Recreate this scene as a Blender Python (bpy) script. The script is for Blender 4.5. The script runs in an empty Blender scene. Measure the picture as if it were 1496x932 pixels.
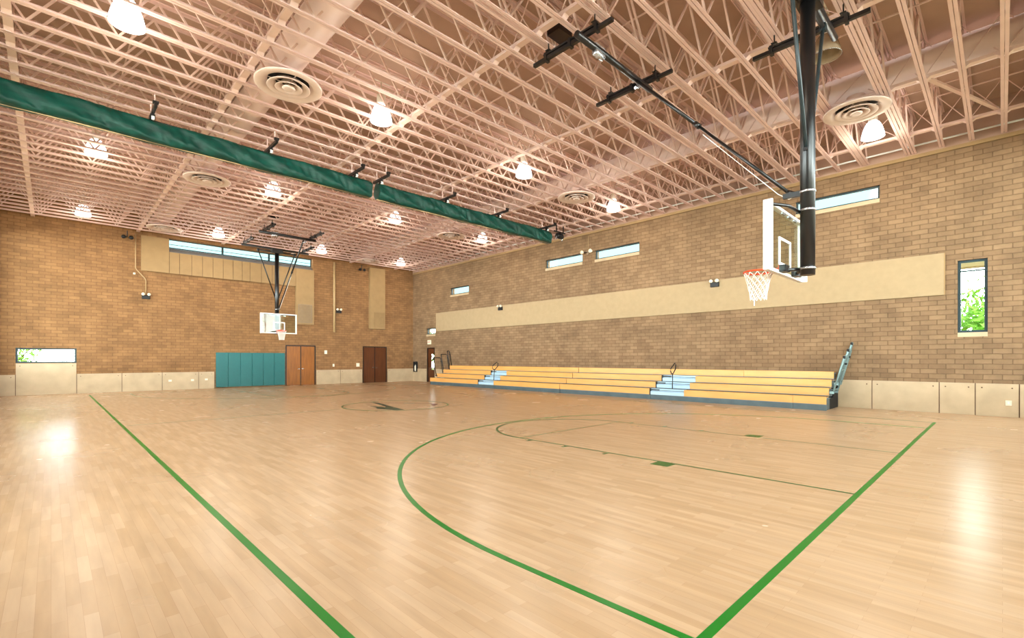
import bpy, math, random
from mathutils import Vector
random.seed(7)
PI = math.pi
S = bpy.context.scene
COL = S.collection

# ------------------------------------------------------------------ helpers
class MB:
    def __init__(s): s.v = []; s.f = []; s.sm = []
    def quadbox(s, pts):
        b = len(s.v); s.v += [tuple(p) for p in pts]
        for q in ((0,3,2,1),(4,5,6,7),(0,1,5,4),(1,2,6,5),(2,3,7,6),(3,0,4,7)):
            s.f.append(tuple(b+i for i in q)); s.sm.append(False)
        return s
    def box(s, x0, x1, y0, y1, z0, z1):
        x0, x1 = min(x0, x1), max(x0, x1); y0, y1 = min(y0, y1), max(y0, y1); z0, z1 = min(z0, z1), max(z0, z1)
        return s.quadbox([(x0,y0,z0),(x1,y0,z0),(x1,y1,z0),(x0,y1,z0),(x0,y0,z1),(x1,y0,z1),(x1,y1,z1),(x0,y1,z1)])
    def bar(s, a, b, w, h=None, up=(0,0,1)):
        h = h or w
        a = Vector(a); b = Vector(b); d = (b-a).normalized(); u = Vector(up)
        if abs(d.dot(u)) > .99: u = Vector((1,0,0))
        r = d.cross(u).normalized(); u = r.cross(d).normalized()
        r *= w/2; u *= h/2
        return s.quadbox([a-r-u, a+r-u, b+r-u, b-r-u, a-r+u, a+r+u, b+r+u, b-r+u])
    def tube(s, pts, r, n=10, closed=False):
        pts = [Vector(p) for p in pts]; base = len(s.v); m = len(pts); ref = None
        for i, p in enumerate(pts):
            if closed: d = pts[(i+1) % m]-pts[i-1]
            else: d = pts[min(i+1, m-1)]-pts[max(i-1, 0)]
            d = d.normalized()
            if ref is None:
                ref = Vector((0,0,1)) if abs(d.z) < .9 else Vector((1,0,0))
            a = (ref - d*ref.dot(d)).normalized(); ref = a; c = d.cross(a)
            rr = r[i] if isinstance(r, (list, tuple)) else r
            for k in range(n):
                t = 2*PI*k/n
                s.v.append(tuple(p+a*math.cos(t)*rr+c*math.sin(t)*rr))
        for i in range(m if closed else m-1):
            j = (i+1) % m
            for k in range(n):
                k2 = (k+1) % n
                s.f.append((base+i*n+k, base+i*n+k2, base+j*n+k2, base+j*n+k)); s.sm.append(True)
        if not closed:
            s.f.append(tuple(base+k for k in reversed(range(n)))); s.sm.append(False)
            s.f.append(tuple(base+(m-1)*n+k for k in range(n))); s.sm.append(False)
        return s
    def lathe(s, prof, c=(0,0,0), n=24, axis='z', smooth=True):
        base = len(s.v)
        for (r, h) in prof:
            for k in range(n):
                t = 2*PI*k/n; x, y = r*math.cos(t), r*math.sin(t)
                p = (x, y, h) if axis == 'z' else ((x, h, y) if axis == 'y' else (h, x, y))
                s.v.append((c[0]+p[0], c[1]+p[1], c[2]+p[2]))
        for i in range(len(prof)-1):
            for k in range(n):
                k2 = (k+1) % n
                s.f.append((base+i*n+k, base+i*n+k2, base+(i+1)*n+k2, base+(i+1)*n+k)); s.sm.append(smooth)
        return s
    def prism(s, poly, z0, z1):
        b = len(s.v); n = len(poly)
        s.v += [(x, y, z0) for x, y in poly]+[(x, y, z1) for x, y in poly]
        s.f.append(tuple(b+i for i in reversed(range(n)))); s.f.append(tuple(b+n+i for i in range(n))); s.sm += [False, False]
        for i in range(n):
            j = (i+1) % n
            s.f.append((b+i, b+j, b+n+j, b+n+i)); s.sm.append(False)
        return s
    def build(s, name, mat, parent=None, bevel=0):
        me = bpy.data.meshes.new(name); me.from_pydata(s.v, [], s.f)
        me.polygons.foreach_set('use_smooth', s.sm); me.materials.append(mat); me.update()
        o = bpy.data.objects.new(name, me); COL.objects.link(o)
        if parent: o.parent = parent; o.matrix_parent_inverse = inv(parent)
        if bevel:
            m = o.modifiers.new('b', 'BEVEL'); m.width = bevel; m.segments = 2; m.limit_method = 'ANGLE'
        return o
def inv(p):
    # local geometry is written in the parent's own frame
    from mathutils import Matrix
    return Matrix.Identity(4)
def tag(o, label, cat, group=None, kind=None):
    o['label'] = label; o['category'] = cat
    if group: o['group'] = group
    if kind: o['kind'] = kind
    return o
def empty(name, loc=(0,0,0), rz=0):
    o = bpy.data.objects.new(name, None); COL.objects.link(o); o.location = loc; o.rotation_euler = (0,0,rz); o.empty_display_size = .1
    return o
def thing(name, label, cat, loc=(0,0,0), group=None, rz=0):
    return tag(empty(name, loc, rz), label, cat, group)
def struct(o): o['kind'] = 'structure'; return o
def copy_tree(o, parent=None):
    c = o.copy(); COL.objects.link(c)
    if parent: c.parent = parent
    for ch in list(o.children): copy_tree(ch, c)
    return c

# ------------------------------------------------------------------ materials
def newmat(name):
    m = bpy.data.materials.new(name); m.use_nodes = True; nt = m.node_tree; nt.nodes.clear()
    out = nt.nodes.new('ShaderNodeOutputMaterial'); return m, nt, out
def srgb(c):
    return tuple(((v/12.92) if v <= .04045 else ((v+.055)/1.055)**2.4) for v in c)+(1,)
def plain(name, c, rough=.6, metal=0, noise=.06, scale=6, spec=.4, bump=0, coat=0, stretch=(1,1,1)):
    m, nt, out = newmat(name); N = nt.nodes; Lk = nt.links
    b = N.new('ShaderNodeBsdfPrincipled'); b.inputs['Roughness'].default_value = rough; b.inputs['Metallic'].default_value = metal
    b.inputs['Specular IOR Level'].default_value = spec; b.inputs['Coat Weight'].default_value = coat
    g = N.new('ShaderNodeNewGeometry'); mp = N.new('ShaderNodeMapping'); mp.inputs['Scale'].default_value = stretch
    nz = N.new('ShaderNodeTexNoise'); nz.inputs['Scale'].default_value = scale; nz.inputs['Detail'].default_value = 5
    Lk.new(g.outputs['Position'], mp.inputs[0]); Lk.new(mp.outputs[0], nz.inputs['Vector'])
    r = N.new('ShaderNodeValToRGB'); lin = srgb(c)
    r.color_ramp.elements[0].position = .3; r.color_ramp.elements[1].position = .7
    r.color_ramp.elements[0].color = tuple(v*(1-noise) for v in lin[:3])+(1,); r.color_ramp.elements[1].color = tuple(min(1, v*(1+noise)) for v in lin[:3])+(1,)
    Lk.new(nz.outputs['Fac'], r.inputs[0]); Lk.new(r.outputs[0], b.inputs['Base Color'])
    if bump:
        bp = N.new('ShaderNodeBump'); bp.inputs['Strength'].default_value = bump; bp.inputs['Distance'].default_value = .02
        Lk.new(nz.outputs['Fac'], bp.inputs['Height']); Lk.new(bp.outputs[0], b.inputs['Normal'])
    Lk.new(b.outputs[0], out.inputs[0]); return m
def emis(name, c, k):
    m, nt, out = newmat(name); e = nt.nodes.new('ShaderNodeEmission'); e.inputs[0].default_value = srgb(c); e.inputs[1].default_value = k
    nt.links.new(e.outputs[0], out.inputs[0]); return m
def brickmat(name, axis, c1, c2, mortar, bw=.4, bh=.15, ms=.012, rough=.85, bump=.6, stain=.22):
    m, nt, out = newmat(name); N = nt.nodes; Lk = nt.links
    g = N.new('ShaderNodeNewGeometry'); sx = N.new('ShaderNodeSeparateXYZ'); cb = N.new('ShaderNodeCombineXYZ')
    Lk.new(g.outputs['Position'], sx.inputs[0]); Lk.new(sx.outputs[axis], cb.inputs[0]); Lk.new(sx.outputs[2], cb.inputs[1])
    # slumped, wavy block edges
    wz = N.new('ShaderNodeTexNoise'); wz.inputs['Scale'].default_value = 2.5; wz.inputs['Detail'].default_value = 3
    Lk.new(g.outputs['Position'], wz.inputs['Vector'])
    sc = N.new('ShaderNodeVectorMath'); sc.operation = 'MULTIPLY_ADD'; sc.inputs[1].default_value = (.03,.03,0); sc.inputs[2].default_value = (-.015,-.015,0)
    Lk.new(wz.outputs['Color'], sc.inputs[0]); ad = N.new('ShaderNodeVectorMath'); Lk.new(cb.outputs[0], ad.inputs[0]); Lk.new(sc.outputs[0], ad.inputs[1])
    br = N.new('ShaderNodeTexBrick'); br.inputs['Scale'].default_value = 1; br.inputs['Brick Width'].default_value = bw; br.inputs['Row Height'].default_value = bh
    br.inputs['Mortar Size'].default_value = ms; br.inputs['Mortar Smooth'].default_value = .4; br.inputs['Bias'].default_value = 0
    br.inputs['Color1'].default_value = srgb(c1); br.inputs['Color2'].default_value = srgb(c2); br.inputs['Mortar'].default_value = srgb(mortar)
    Lk.new(ad.outputs[0], br.inputs['Vector'])
    nz = N.new('ShaderNodeTexNoise'); nz.inputs['Scale'].default_value = 1.1; nz.inputs['Detail'].default_value = 8; nz.inputs['Roughness'].default_value = .7
    Lk.new(g.outputs['Position'], nz.inputs['Vector'])
    mr = N.new('ShaderNodeMapRange'); mr.inputs[1].default_value = .3; mr.inputs[2].default_value = .7; mr.inputs[3].default_value = 1-stain; mr.inputs[4].default_value = 1+stain
    Lk.new(nz.outputs['Fac'], mr.inputs[0])
    mx = N.new('ShaderNodeVectorMath'); mx.operation = 'SCALE'; Lk.new(br.outputs['Color'], mx.inputs[0]); Lk.new(mr.outputs[0], mx.inputs['Scale'])
    b = N.new('ShaderNodeBsdfPrincipled'); b.inputs['Roughness'].default_value = rough; b.inputs['Specular IOR Level'].default_value = .2
    Lk.new(mx.outputs[0], b.inputs['Base Color'])
    fn = N.new('ShaderNodeTexNoise'); fn.inputs['Scale'].default_value = 30; Lk.new(g.outputs['Position'], fn.inputs['Vector'])
    hs = N.new('ShaderNodeMath'); hs.operation = 'MULTIPLY_ADD'; hs.inputs[1].default_value = -1.0; Lk.new(br.outputs['Fac'], hs.inputs[0])
    h2 = N.new('ShaderNodeMath'); h2.operation = 'MULTIPLY'; h2.inputs[1].default_value = .35; Lk.new(fn.outputs['Fac'], h2.inputs[0]); Lk.new(h2.outputs[0], hs.inputs[2])
    bp = N.new('ShaderNodeBump'); bp.inputs['Strength'].default_value = bump; bp.inputs['Distance'].default_value = .015
    Lk.new(hs.outputs[0], bp.inputs['Height']); Lk.new(bp.outputs[0], b.inputs['Normal'])
    Lk.new(b.outputs[0], out.inputs[0]); return m
def floormat():
    m, nt, out = newmat('maple_floor'); N = nt.nodes; Lk = nt.links
    g = N.new('ShaderNodeNewGeometry'); sx = N.new('ShaderNodeSeparateXYZ'); cb = N.new('ShaderNodeCombineXYZ')
    Lk.new(g.outputs['Position'], sx.inputs[0]); Lk.new(sx.outputs[1], cb.inputs[0]); Lk.new(sx.outputs[0], cb.inputs[1])
    br = N.new('ShaderNodeTexBrick'); br.inputs['Scale'].default_value = 1; br.inputs['Brick Width'].default_value = .62; br.inputs['Row Height'].default_value = .075
    br.inputs['Mortar Size'].default_value = .0008; br.offset = .37; br.offset_frequency = 2; br.inputs['Bias'].default_value = 0
    br.inputs['Color1'].default_value = srgb((.825,.69,.55)); br.inputs['Color2'].default_value = srgb((.78,.64,.49)); br.inputs['Mortar'].default_value = srgb((.72,.57,.43))
    Lk.new(cb.outputs[0], br.inputs['Vector'])
    # broad tone drift and fine grain along the boards
    mp = N.new('ShaderNodeMapping'); mp.inputs['Scale'].default_value = (9, .9, 1); Lk.new(g.outputs['Position'], mp.inputs[0])
    nz = N.new('ShaderNodeTexNoise'); nz.inputs['Scale'].default_value = 1.2; nz.inputs['Detail'].default_value = 6; Lk.new(mp.outputs[0], nz.inputs['Vector'])
    mr = N.new('ShaderNodeMapRange'); mr.inputs[1].default_value = .3; mr.inputs[2].default_value = .7; mr.inputs[3].default_value = .9; mr.inputs[4].default_value = 1.08
    Lk.new(nz.outputs['Fac'], mr.inputs[0])
    mx = N.new('ShaderNodeVectorMath'); mx.operation = 'SCALE'; Lk.new(br.outputs['Color'], mx.inputs[0]); Lk.new(mr.outputs[0], mx.inputs['Scale'])
    b = N.new('ShaderNodeBsdfPrincipled'); b.inputs['Specular IOR Level'].default_value = .5
    Lk.new(mx.outputs[0], b.inputs['Base Color'])
    n2 = N.new('ShaderNodeTexNoise'); n2.inputs['Scale'].default_value = .7; n2.inputs['Detail'].default_value = 3; Lk.new(g.outputs['Position'], n2.inputs['Vector'])
    rr = N.new('ShaderNodeMapRange'); rr.inputs[3].default_value = .23; rr.inputs[4].default_value = .30; Lk.new(n2.outputs['Fac'], rr.inputs[0]); Lk.new(rr.outputs[0], b.inputs['Roughness'])
    n3 = N.new('ShaderNodeTexNoise'); n3.inputs['Scale'].default_value = 1.0; m3 = N.new('ShaderNodeMapping'); m3.inputs['Scale'].default_value = (6, 1.2, 1)
    Lk.new(g.outputs['Position'], m3.inputs[0]); Lk.new(m3.outputs[0], n3.inputs['Vector'])
    bp = N.new('ShaderNodeBump'); bp.inputs['Strength'].default_value = .02; bp.inputs['Distance'].default_value = .01; Lk.new(n3.outputs['Fac'], bp.inputs['Height']); Lk.new(bp.outputs[0], b.inputs['Normal'])
    Lk.new(b.outputs[0], out.inputs[0]); return m
def glassmat(name, tint=(.95,1,.98), spec=.08):
    m, nt, out = newmat(name); N = nt.nodes; Lk = nt.links
    t = N.new('ShaderNodeBsdfTransparent'); t.inputs[0].default_value = tint+(1,)
    gl = N.new('ShaderNodeBsdfGlossy'); gl.inputs['Roughness'].default_value = .03
    fr = N.new('ShaderNodeLayerWeight'); fr.inputs[0].default_value = .15
    mt = N.new('ShaderNodeMath'); mt.operation = 'MULTIPLY_ADD'; mt.inputs[1].default_value = .14; mt.inputs[2].default_value = spec*.08; Lk.new(fr.outputs['Fresnel'], mt.inputs[0])
    mx = N.new('ShaderNodeMixShader'); Lk.new(mt.outputs[0], mx.inputs[0]); Lk.new(t.outputs[0], mx.inputs[1]); Lk.new(gl.outputs[0], mx.inputs[2]); Lk.new(mx.outputs[0], out.inputs[0]); return m
def fabric(name, c):
    m = plain(name, c, rough=.5, noise=.35, scale=3, spec=.3, bump=.7, stretch=(1, 1, 3)); return m

M = dict(
    floor=floormat(),
    brick_r=brickmat('slump_block_right', 1, (.545,.44,.33), (.485,.385,.285), (.43,.34,.25)),
    brick_b=brickmat('slump_block_back', 0, (.58,.43,.285), (.515,.38,.25), (.455,.335,.22)),
    wains=plain('wainscot_panel', (.735,.645,.52), .5, noise=.1, scale=2),
    groove=plain('panel_joint', (.40,.30,.22), .8),
    steel=plain('painted_ceiling_steel', (.88,.76,.73), .55, noise=.04, scale=3),
    web=plain('painted_web_steel', (.90,.79,.75), .5, noise=.04, scale=3),
    deck=plain('roof_deck', (.68,.56,.49), .8, noise=.1, scale=.8),
    duct=plain('painted_duct', (.93,.83,.79), .5, noise=.04, scale=1.5),
    diffuser=plain('diffuser_metal', (.88,.80,.76), .45, noise=.03),
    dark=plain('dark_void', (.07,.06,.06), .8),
    acoustic=plain('acoustic_panel_fabric', (.64,.55,.42), .9, noise=.05, scale=5),
    soffit=plain('painted_soffit', (.60,.485,.33), .7, noise=.06, scale=3),
    grille=plain('grey_grille', (.56,.48,.39), .5, noise=.08),
    black=plain('black_steel', (.055,.055,.06), .3, noise=.1, spec=.6),
    blackrub=plain('black_plastic', (.07,.07,.075), .5),
    teal=plain('window_frame_paint', (.10,.20,.22), .4),
    glass=glassmat('window_glass'), board_glass=glassmat('backboard_glass', (.90,.95,.90), .25),
    white=plain('white_enamel', (.93,.94,.93), .4, noise=.02),
    whitecord=plain('white_cord', (.93,.91,.88), .8, noise=.03),
    orange=plain('orange_enamel', (.90,.30,.12), .35, noise=.05),
    silver=plain('bright_steel', (.75,.77,.80), .25, metal=.8, noise=.04),
    green_line=plain('green_court_paint', (.06,.48,.13), .3, noise=.06, scale=3),
    line_thin=plain('green_thin_court_paint', (.10,.37,.11), .3, noise=.08, scale=3),
    logo=plain('dark_green_logo_paint', (.06,.25,.18), .3),
    brownpaint=plain('brown_logo_paint', (.42,.25,.13), .4),
    curtain=fabric('green_divider_vinyl', (.012,.235,.195)),
    mat=plain('teal_wall_mat_vinyl', (.03,.37,.37), .45, noise=.04),
    doorwood=plain('orange_brown_door_veneer', (.54,.32,.08), .35, noise=.2, scale=2.5, stretch=(6,6,.5)),
    doorwood2=plain('red_brown_door_veneer', (.33,.17,.065), .35, noise=.2, scale=2.5, stretch=(6,6,.5)),
    doorframe=plain('dark_brown_door_frame', (.12,.06,.04), .4),
    maple=plain('bleacher_maple', (.90,.66,.37), .22, noise=.08, scale=2, stretch=(1,.5,3)),
    bldeck=plain('bleacher_grey_deck', (.42,.48,.50), .5),
    aisle=plain('pale_blue_aisle_plastic', (.72,.84,.93), .4, noise=.03),
    kick=plain('bleacher_base_steel', (.31,.37,.39), .45, noise=.15, scale=3),
    brace=plain('dark_grey_brace_steel', (.14,.18,.19), .35),
    railg=plain('grey_green_rail_steel', (.50,.60,.60), .35, metal=.3),
    pipe=plain('tan_painted_pipe', (.68,.57,.41), .5),
    plate=plain('cream_wall_plate', (.93,.88,.78), .4, noise=.02),
    signred=plain('exit_sign_red', (.85,.25,.2), .5),
    leaf=plain('bright_leaf', (.50,.72,.22), .6, noise=.35, scale=4),
    bark=plain('tree_bark', (.36,.28,.2), .9, noise=.2),
    ground=plain('desert_ground', (.72,.66,.52), .95, noise=.1, scale=1),
    stucco=plain('eave_stucco', (.86,.82,.70), .9),
    lamp_on=emis('lit_lamp_refractor', (.97,.99,1), 6),
    lamp_house=plain('lamp_housing', (.90,.88,.82), .4),
    lamp_off=plain('unlit_lamp_refractor', (.62,.55,.46), .25, noise=.15, spec=.7),
)

# ------------------------------------------------------------------ the setting
XL, XR, YN, YB, ZT = -1.9, 19.55, -1.9, 30.86, 9.16
TH = .35
ZC = 7.98      # the block stops here, painted fascia above
fl = MB().box(XL-.3, XR+.3, YN-.3, YB+.3, -.2, 0).build('floor', M['floor']); struct(fl); fl['label'] = 'glossy maple gym floor with green court lines'
def strip(name, pts, w, mat, z=.0025, closed=False):
    m = MB(); n = len(pts)
    for i in range(n if closed else n-1):
        a = Vector((*pts[i], 0)); b = Vector((*pts[(i+1) % n], 0)); d = (b-a).normalized(); r = Vector((-d.y, d.x, 0))*w/2
        ex = d*(w*.5 if n == 2 else w*.08)
        m.quadbox([Vector((*(a-ex-r).xy, .0002)), Vector((*(b+ex-r).xy, .0002)), Vector((*(b+ex+r).xy, .0002)), Vector((*(a-ex+r).xy, .0002)),
                   Vector((*(a-ex-r).xy, z)), Vector((*(b+ex-r).xy, z)), Vector((*(b+ex+r).xy, z)), Vector((*(a-ex+r).xy, z))])
    return m.build(name, mat, fl)
def arc(cx, cy, r, a0, a1, n=64): return [(cx+r*math.cos(math.radians(a0+(a1-a0)*i/n)), cy+r*math.sin(math.radians(a0+(a1-a0)*i/n))) for i in range(n+1)]
CX, Y0, Y1 = 8.87, 1.23, 29.0
strip('painted_sideline', [(1.26, Y0), (1.26, Y1)], .065, M['green_line'])
strip('painted_sideline', [(16.48, Y0), (16.48, Y1)], .05, M['line_thin'], .0018)
strip('painted_baseline', [(1.26, Y0), (16.48, Y0)], .065, M['green_line'], .0021)
strip('painted_baseline', [(1.26, Y1), (16.48, Y1)], .04, M['line_thin'], .0021)
strip('painted_half_court_line', [(1.3, 15.1), (CX-1.83, 15.1)], .05, plain('faded_line', (.48,.50,.34), .35), .0015)
for sgn, yb in ((1, Y0), (-1, Y1)):
    mg = M['green_line'] if sgn > 0 else M['line_thin']; mt = M['line_thin']
    a3 = arc(CX, yb+sgn*1.6, 6.17, 0, 180*sgn); pts = [(CX+6.17, yb)]+a3+[(CX-6.17, yb)]
    strip('painted_three_point_arc', pts, .06 if sgn > 0 else .04, mg, .0028)
    strip('painted_lane_line', [(CX-1.82, yb), (CX-1.82, yb+sgn*5.8)], .045, mt, .0015)
    strip('painted_lane_line', [(CX+1.82, yb), (CX+1.82, yb+sgn*5.8)], .03, mt, .0015)
    strip('painted_free_throw_line', [(CX-1.82, yb+sgn*5.8), (CX+1.82, yb+sgn*5.8)], .035, mt, .0012)
    strip('painted_free_throw_circle', arc(CX, yb+sgn*5.8, 1.83, -5 if sgn > 0 else 5, 185 if sgn > 0 else -185), .05, mt, .0031)
    for side in (-1, 1):
        xx = CX+side*1.82
        MB().box(xx, xx+side*.28, yb+sgn*2.34, yb+sgn*2.63, .0002, .0034).build('painted_lane_block', mt, fl)
        for yy in (3.6, 4.52, 5.45):
            MB().box(xx, xx+side*.16, yb+sgn*yy-.025, yb+sgn*yy+.025, .0002, .0034).build('painted_lane_tick', mt, fl)
strip('painted_centre_circle', arc(CX, 15.1, 1.83, 0, 360), .055, M['line_thin'], .0033)
MB().prism([(8.81,16.81),(8.83,16.26),(8.54,14.95),(8.23,13.54),(8.01,13.6),(7.74,14.44),(7.97,14.84),(7.98,15.35),(8.09,15.25),(8.2,14.61),(8.35,14.99),(8.71,16.53)][::-1], .0003, .004).build('painted_letter_logo', M['logo'], fl)
sp = strip('painted_spear_shaft', [(8.95,16.36), (10.22,14.6)], .035, M['brownpaint'], .0036)
strip('painted_spear_grip', [(9.5,15.55), (9.69,15.3)], .09, M['logo'], .0045)
MB().prism([(10.0,14.62),(10.22,14.45),(9.62,13.85)], .0003, .0046).build('painted_spear_feather', M['brownpaint'], fl)

def wall(name, mat, plane, lo, hi, z0, z1, holes, sgn):
    """vertical wall on a constant X ('x') or Y ('y') plane, its thickness away from the room; holes = (a0, a1, z0, z1)"""
    us = sorted({lo, hi, *[h[0] for h in holes], *[h[1] for h in holes]}); zs = sorted({z0, z1, *[h[2] for h in holes], *[h[3] for h in holes]})
    m = MB()
    vid = {}
    def V(a, z, d):
        k = (round(a, 4), round(z, 4), d)
        if k not in vid:
            vid[k] = len(m.v); off = pl+sgn*(TH if d else 0)
            m.v.append((off, a, z) if plane[0] == 'x' else (a, off, z))
        return vid[k]
    pl = plane[1]
    solid = {}
    for i in range(len(us)-1):
        for j in range(len(zs)-1):
            ca, cz = (us[i]+us[i+1])/2, (zs[j]+zs[j+1])/2
            solid[i, j] = not any(h[0] < ca < h[1] and h[2] < cz < h[3] for h in holes)
    for (i, j), sld in solid.items():
        if not sld: continue
        a0, a1, b0, b1 = us[i], us[i+1], zs[j], zs[j+1]
        for d in (0, 1): m.f.append((V(a0,b0,d), V(a1,b0,d), V(a1,b1,d), V(a0,b1,d))); m.sm.append(False)
        for (di, dj, p, q) in ((-1,0,(a0,b0),(a0,b1)), (1,0,(a1,b0),(a1,b1)), (0,-1,(a0,b0),(a1,b0)), (0,1,(a0,b1),(a1,b1))):
            if not solid.get((i+di, j+dj), False):
                m.f.append((V(*p,0), V(*q,0), V(*q,1), V(*p,1))); m.sm.append(False)
    o = m.build(name, mat); struct(o); return o
W_R = [(.30,.94,2.44,4.60), (2.81,5.27,6.93,7.38), (11.70,14.21,6.62,7.08), (14.98,17.51,6.62,7.08), (24.21,26.20,6.0,6.48), (27.97,29.08,3.42,3.86)]
W_B = [(-1.15,.88,1.47,2.16), (4.50,12.08,7.33,8.08)]
wr = wall('wall_right', M['brick_r'], ('x', XR), YN-.35, YB+.35, 0, ZT, W_R+[(28.06,29.0,0,2.47)], 1); wr['label'] = 'long tan block wall behind the bleachers'
wb = wall('wall_back', M['brick_b'], ('y', YB), XL-.35, XR, 0, ZT, W_B+[(10.41,12.26,0,2.52), (15.51,17.35,0,2.53)], 1); wb['label'] = 'far brown block wall with two pairs of wooden doors'
W_N = [(-1.0+4.1*i, 2.4+4.1*i, .95, 7.6) for i in range(5)]  # near wall openings out of view, added to flood the room with daylight
W_L = [(4.0+5.4*i, 8.4+5.4*i, 1.2, 7.4) for i in range(5)]  # left wall openings, likewise added unseen for flat fill daylight
wl = wall('wall_left', M['brick_r'], ('x', XL), YN-.35, YB, 0, ZT, W_L, -1)
wn = wall('wall_near', M['brick_b'], ('y', YN), XL, XR, 0, ZT, W_N, -1)
ce = MB().box(XL-.35, XR+.35, YN-.35, YB+.35, ZT, ZT+.2).build('ceiling', M['deck']); struct(ce); ce['label'] = 'pinkish tan roof deck above the open joists'

# wainscot panels (trim) with their dark joints and bolt heads
def wains_run(n, axis, lo, hi, joints, h=.94, tall=None):
    e = empty('trim_%d' % n); struct(e); e['label'] = 'pale wainscot panels along the foot of the %s wall' % ('right' if axis == 'x' else 'far')
    js = [lo]+[j for j in joints if lo < j < hi]+[hi]
    for a, b in zip(js[:-1], js[1:]):
        g = .012; hh = h
        if tall and a >= tall[0]-.05 and b <= tall[1]+.05: hh = 1.45
        m = MB()
        if axis == 'x': m.box(XR-.03, XR-.001, a+g, b-g, .002, hh)
        else: m.box(a+g, b-g, YB-.03, YB-.001, .002, hh)
        p = m.build('wainscot_panel', M['wains'], e)
        k = MB()
        for aa in (a+.14, b-.14):
            for zz in (hh-.12,):
                k.lathe([(0,-.008),(.018,-.006),(.018,0)], (XR-.03, aa, zz) if axis == 'x' else (aa, YB-.03, zz), 8, axis)
        if b-a > .5: k.build('bolt', M['groove'], p)
        mm = MB()
        if axis == 'x': mm.box(XR-.012, XR-.0005, b-g, b+g, .002, h)
        else: mm.box(b-g, b+g, YB-.012, YB-.0005, .002, h)
        mm.build('joint', M['groove'], e)
wains_run(1, 'x', YN, 28.03, [-.33,.56,1.35]+[3.01+1.65*i for i in range(16)])
wains_run(2, 'x', 29.03, YB, [])
wains_run(3, 'y', XL, 6.6, [-1.15,.88,2.56,4.21,5.84], tall=(-1.15,.88))
wains_run(4, 'y', 12.3, 15.47, [13.9])
wains_run(5, 'y', 17.4, XR, [])
# painted fascia above the block, with the ledger the joists rest on
t6 = empty('trim_6'); struct(t6); t6['label'] = 'painted ledge where the joists meet the right wall'
MB().box(XR-.05, XR-.001, YN, YB, 7.96, 8.07).build('ledge', M['soffit'], t6)
MB().box(XR-.03, XR-.001, YN, YB, 8.07, ZT).build('fascia', M['deck'], t6)
t7 = empty('trim_7'); struct(t7); t7['label'] = 'painted ledge along the top of the left wall'
MB().box(XL+.001, XL+.05, YN, YB, 7.96, 8.07).build('ledge', M['soffit'], t7)
MB().box(XL+.001, XL+.03, YN, YB, 8.07, ZT).build('fascia', M['deck'], t7)

# ------------------------------------------------------------------ windows
def window(n, plane, a0, a1, z0, z1, label, fw=.06, mullions=(), transom=None, sill=True, depth=.09):
    e = empty('window_%d' % n); struct(e); e['label'] = label
    pos, off = plane
    def B(m, p0, p1, d0, d1, q0, q1):
        return m.box(pos+d0, pos+d1, p0, p1, q0, q1) if off == 'x' else m.box(p0, p1, pos+d0, pos+d1, q0, q1)
    m = MB()
    d0, d1 = depth, depth+.07
    B(m, a0, a0+fw, d0, d1, z0, z1); B(m, a1-fw, a1, d0, d1, z0, z1); B(m, a0+fw, a1-fw, d0, d1, z1-fw, z1); B(m, a0+fw, a1-fw, d0, d1, z0, z0+fw)
    m.build('window_frame', M['teal'], e)
    for q in mullions: B(MB(), q-.05, q+.05, d0, d1, z0+fw, z1-fw).build('mullion', M['teal'], e)
    if transom: B(MB(), a0+fw, a1-fw, d0, d1, transom-.02, transom+.02).build('transom_bar', M['teal'], e)
    B(MB(), a0+fw*.5, a1-fw*.5, d0+.03, d0+.036, z0+fw*.5, z1-fw*.5).build('window_pane', M['glass'], e)
    if sill:
        B(MB(), a0-.0, a1+.0, -.02, depth, z0-.13, z0-.002).build('window_sill', M['wains'], e) if False else B(MB(), a0, a1, -.018, -.001, z0-.13, z0).build('window_sill', M['wains'], e)
    return e
X = (XR, 'x'); Yp = (YB, 'y')
window(1, X, *W_R[0], 'tall narrow window in the right wall showing green leaves', fw=.07, transom=4.28)
window(2, X, *W_R[1], 'long high slot window behind the near basketball post')
window(3, X, *W_R[2], 'high slot window right of the twin floodlights')
window(4, X, *W_R[3], 'high slot window left of the twin floodlights')
window(5, X, *W_R[4], 'small high slot window nearest the far corner')
window(6, X, *W_R[5], 'very small window above the exit sign', fw=.07)
window(7, Yp, *W_B[0], 'wide low window at the left end of the far wall', fw=.075, sill=False)
w8 = window(8, Yp, 4.50, 12.08, 7.60, 8.08, 'long clerestory strip window under the far ceiling', fw=.05, mullions=(7.06, 9.54), sill=False, depth=.26)
for i, h in enumerate(W_N):
    window(9+i, (YN-TH, 'y'), *h, 'added tall glazed window for fill daylight, unseen, in the near wall behind the camera', fw=.08, mullions=((h[0]+h[1])/2,), sill=False)
for i, h in enumerate(W_L):
    window(14+i, (XL-TH, 'x'), *h, 'added tall glazed window for fill daylight, unseen, in the left wall', fw=.08, mullions=((h[0]+h[1])/2,), sill=False)
def portal(x, y, z, w_, h_, rz):
    p = bpy.data.lights.new('daylight_portal', 'AREA'); p.shape = 'RECTANGLE'; p.size = w_; p.size_y = h_; p.cycles.is_portal = True
    po = bpy.data.objects.new('daylight_portal', p); COL.objects.link(po); po.location = (x, y, z); po.rotation_euler = (PI/2, 0, rz)
for h in W_N: portal((h[0]+h[1])/2, YN-TH-.05, (h[2]+h[3])/2, h[1]-h[0], h[3]-h[2], PI)
for h in W_L: portal(XL-TH-.05, (h[0]+h[1])/2, (h[2]+h[3])/2, h[1]-h[0], h[3]-h[2], PI/2)
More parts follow.
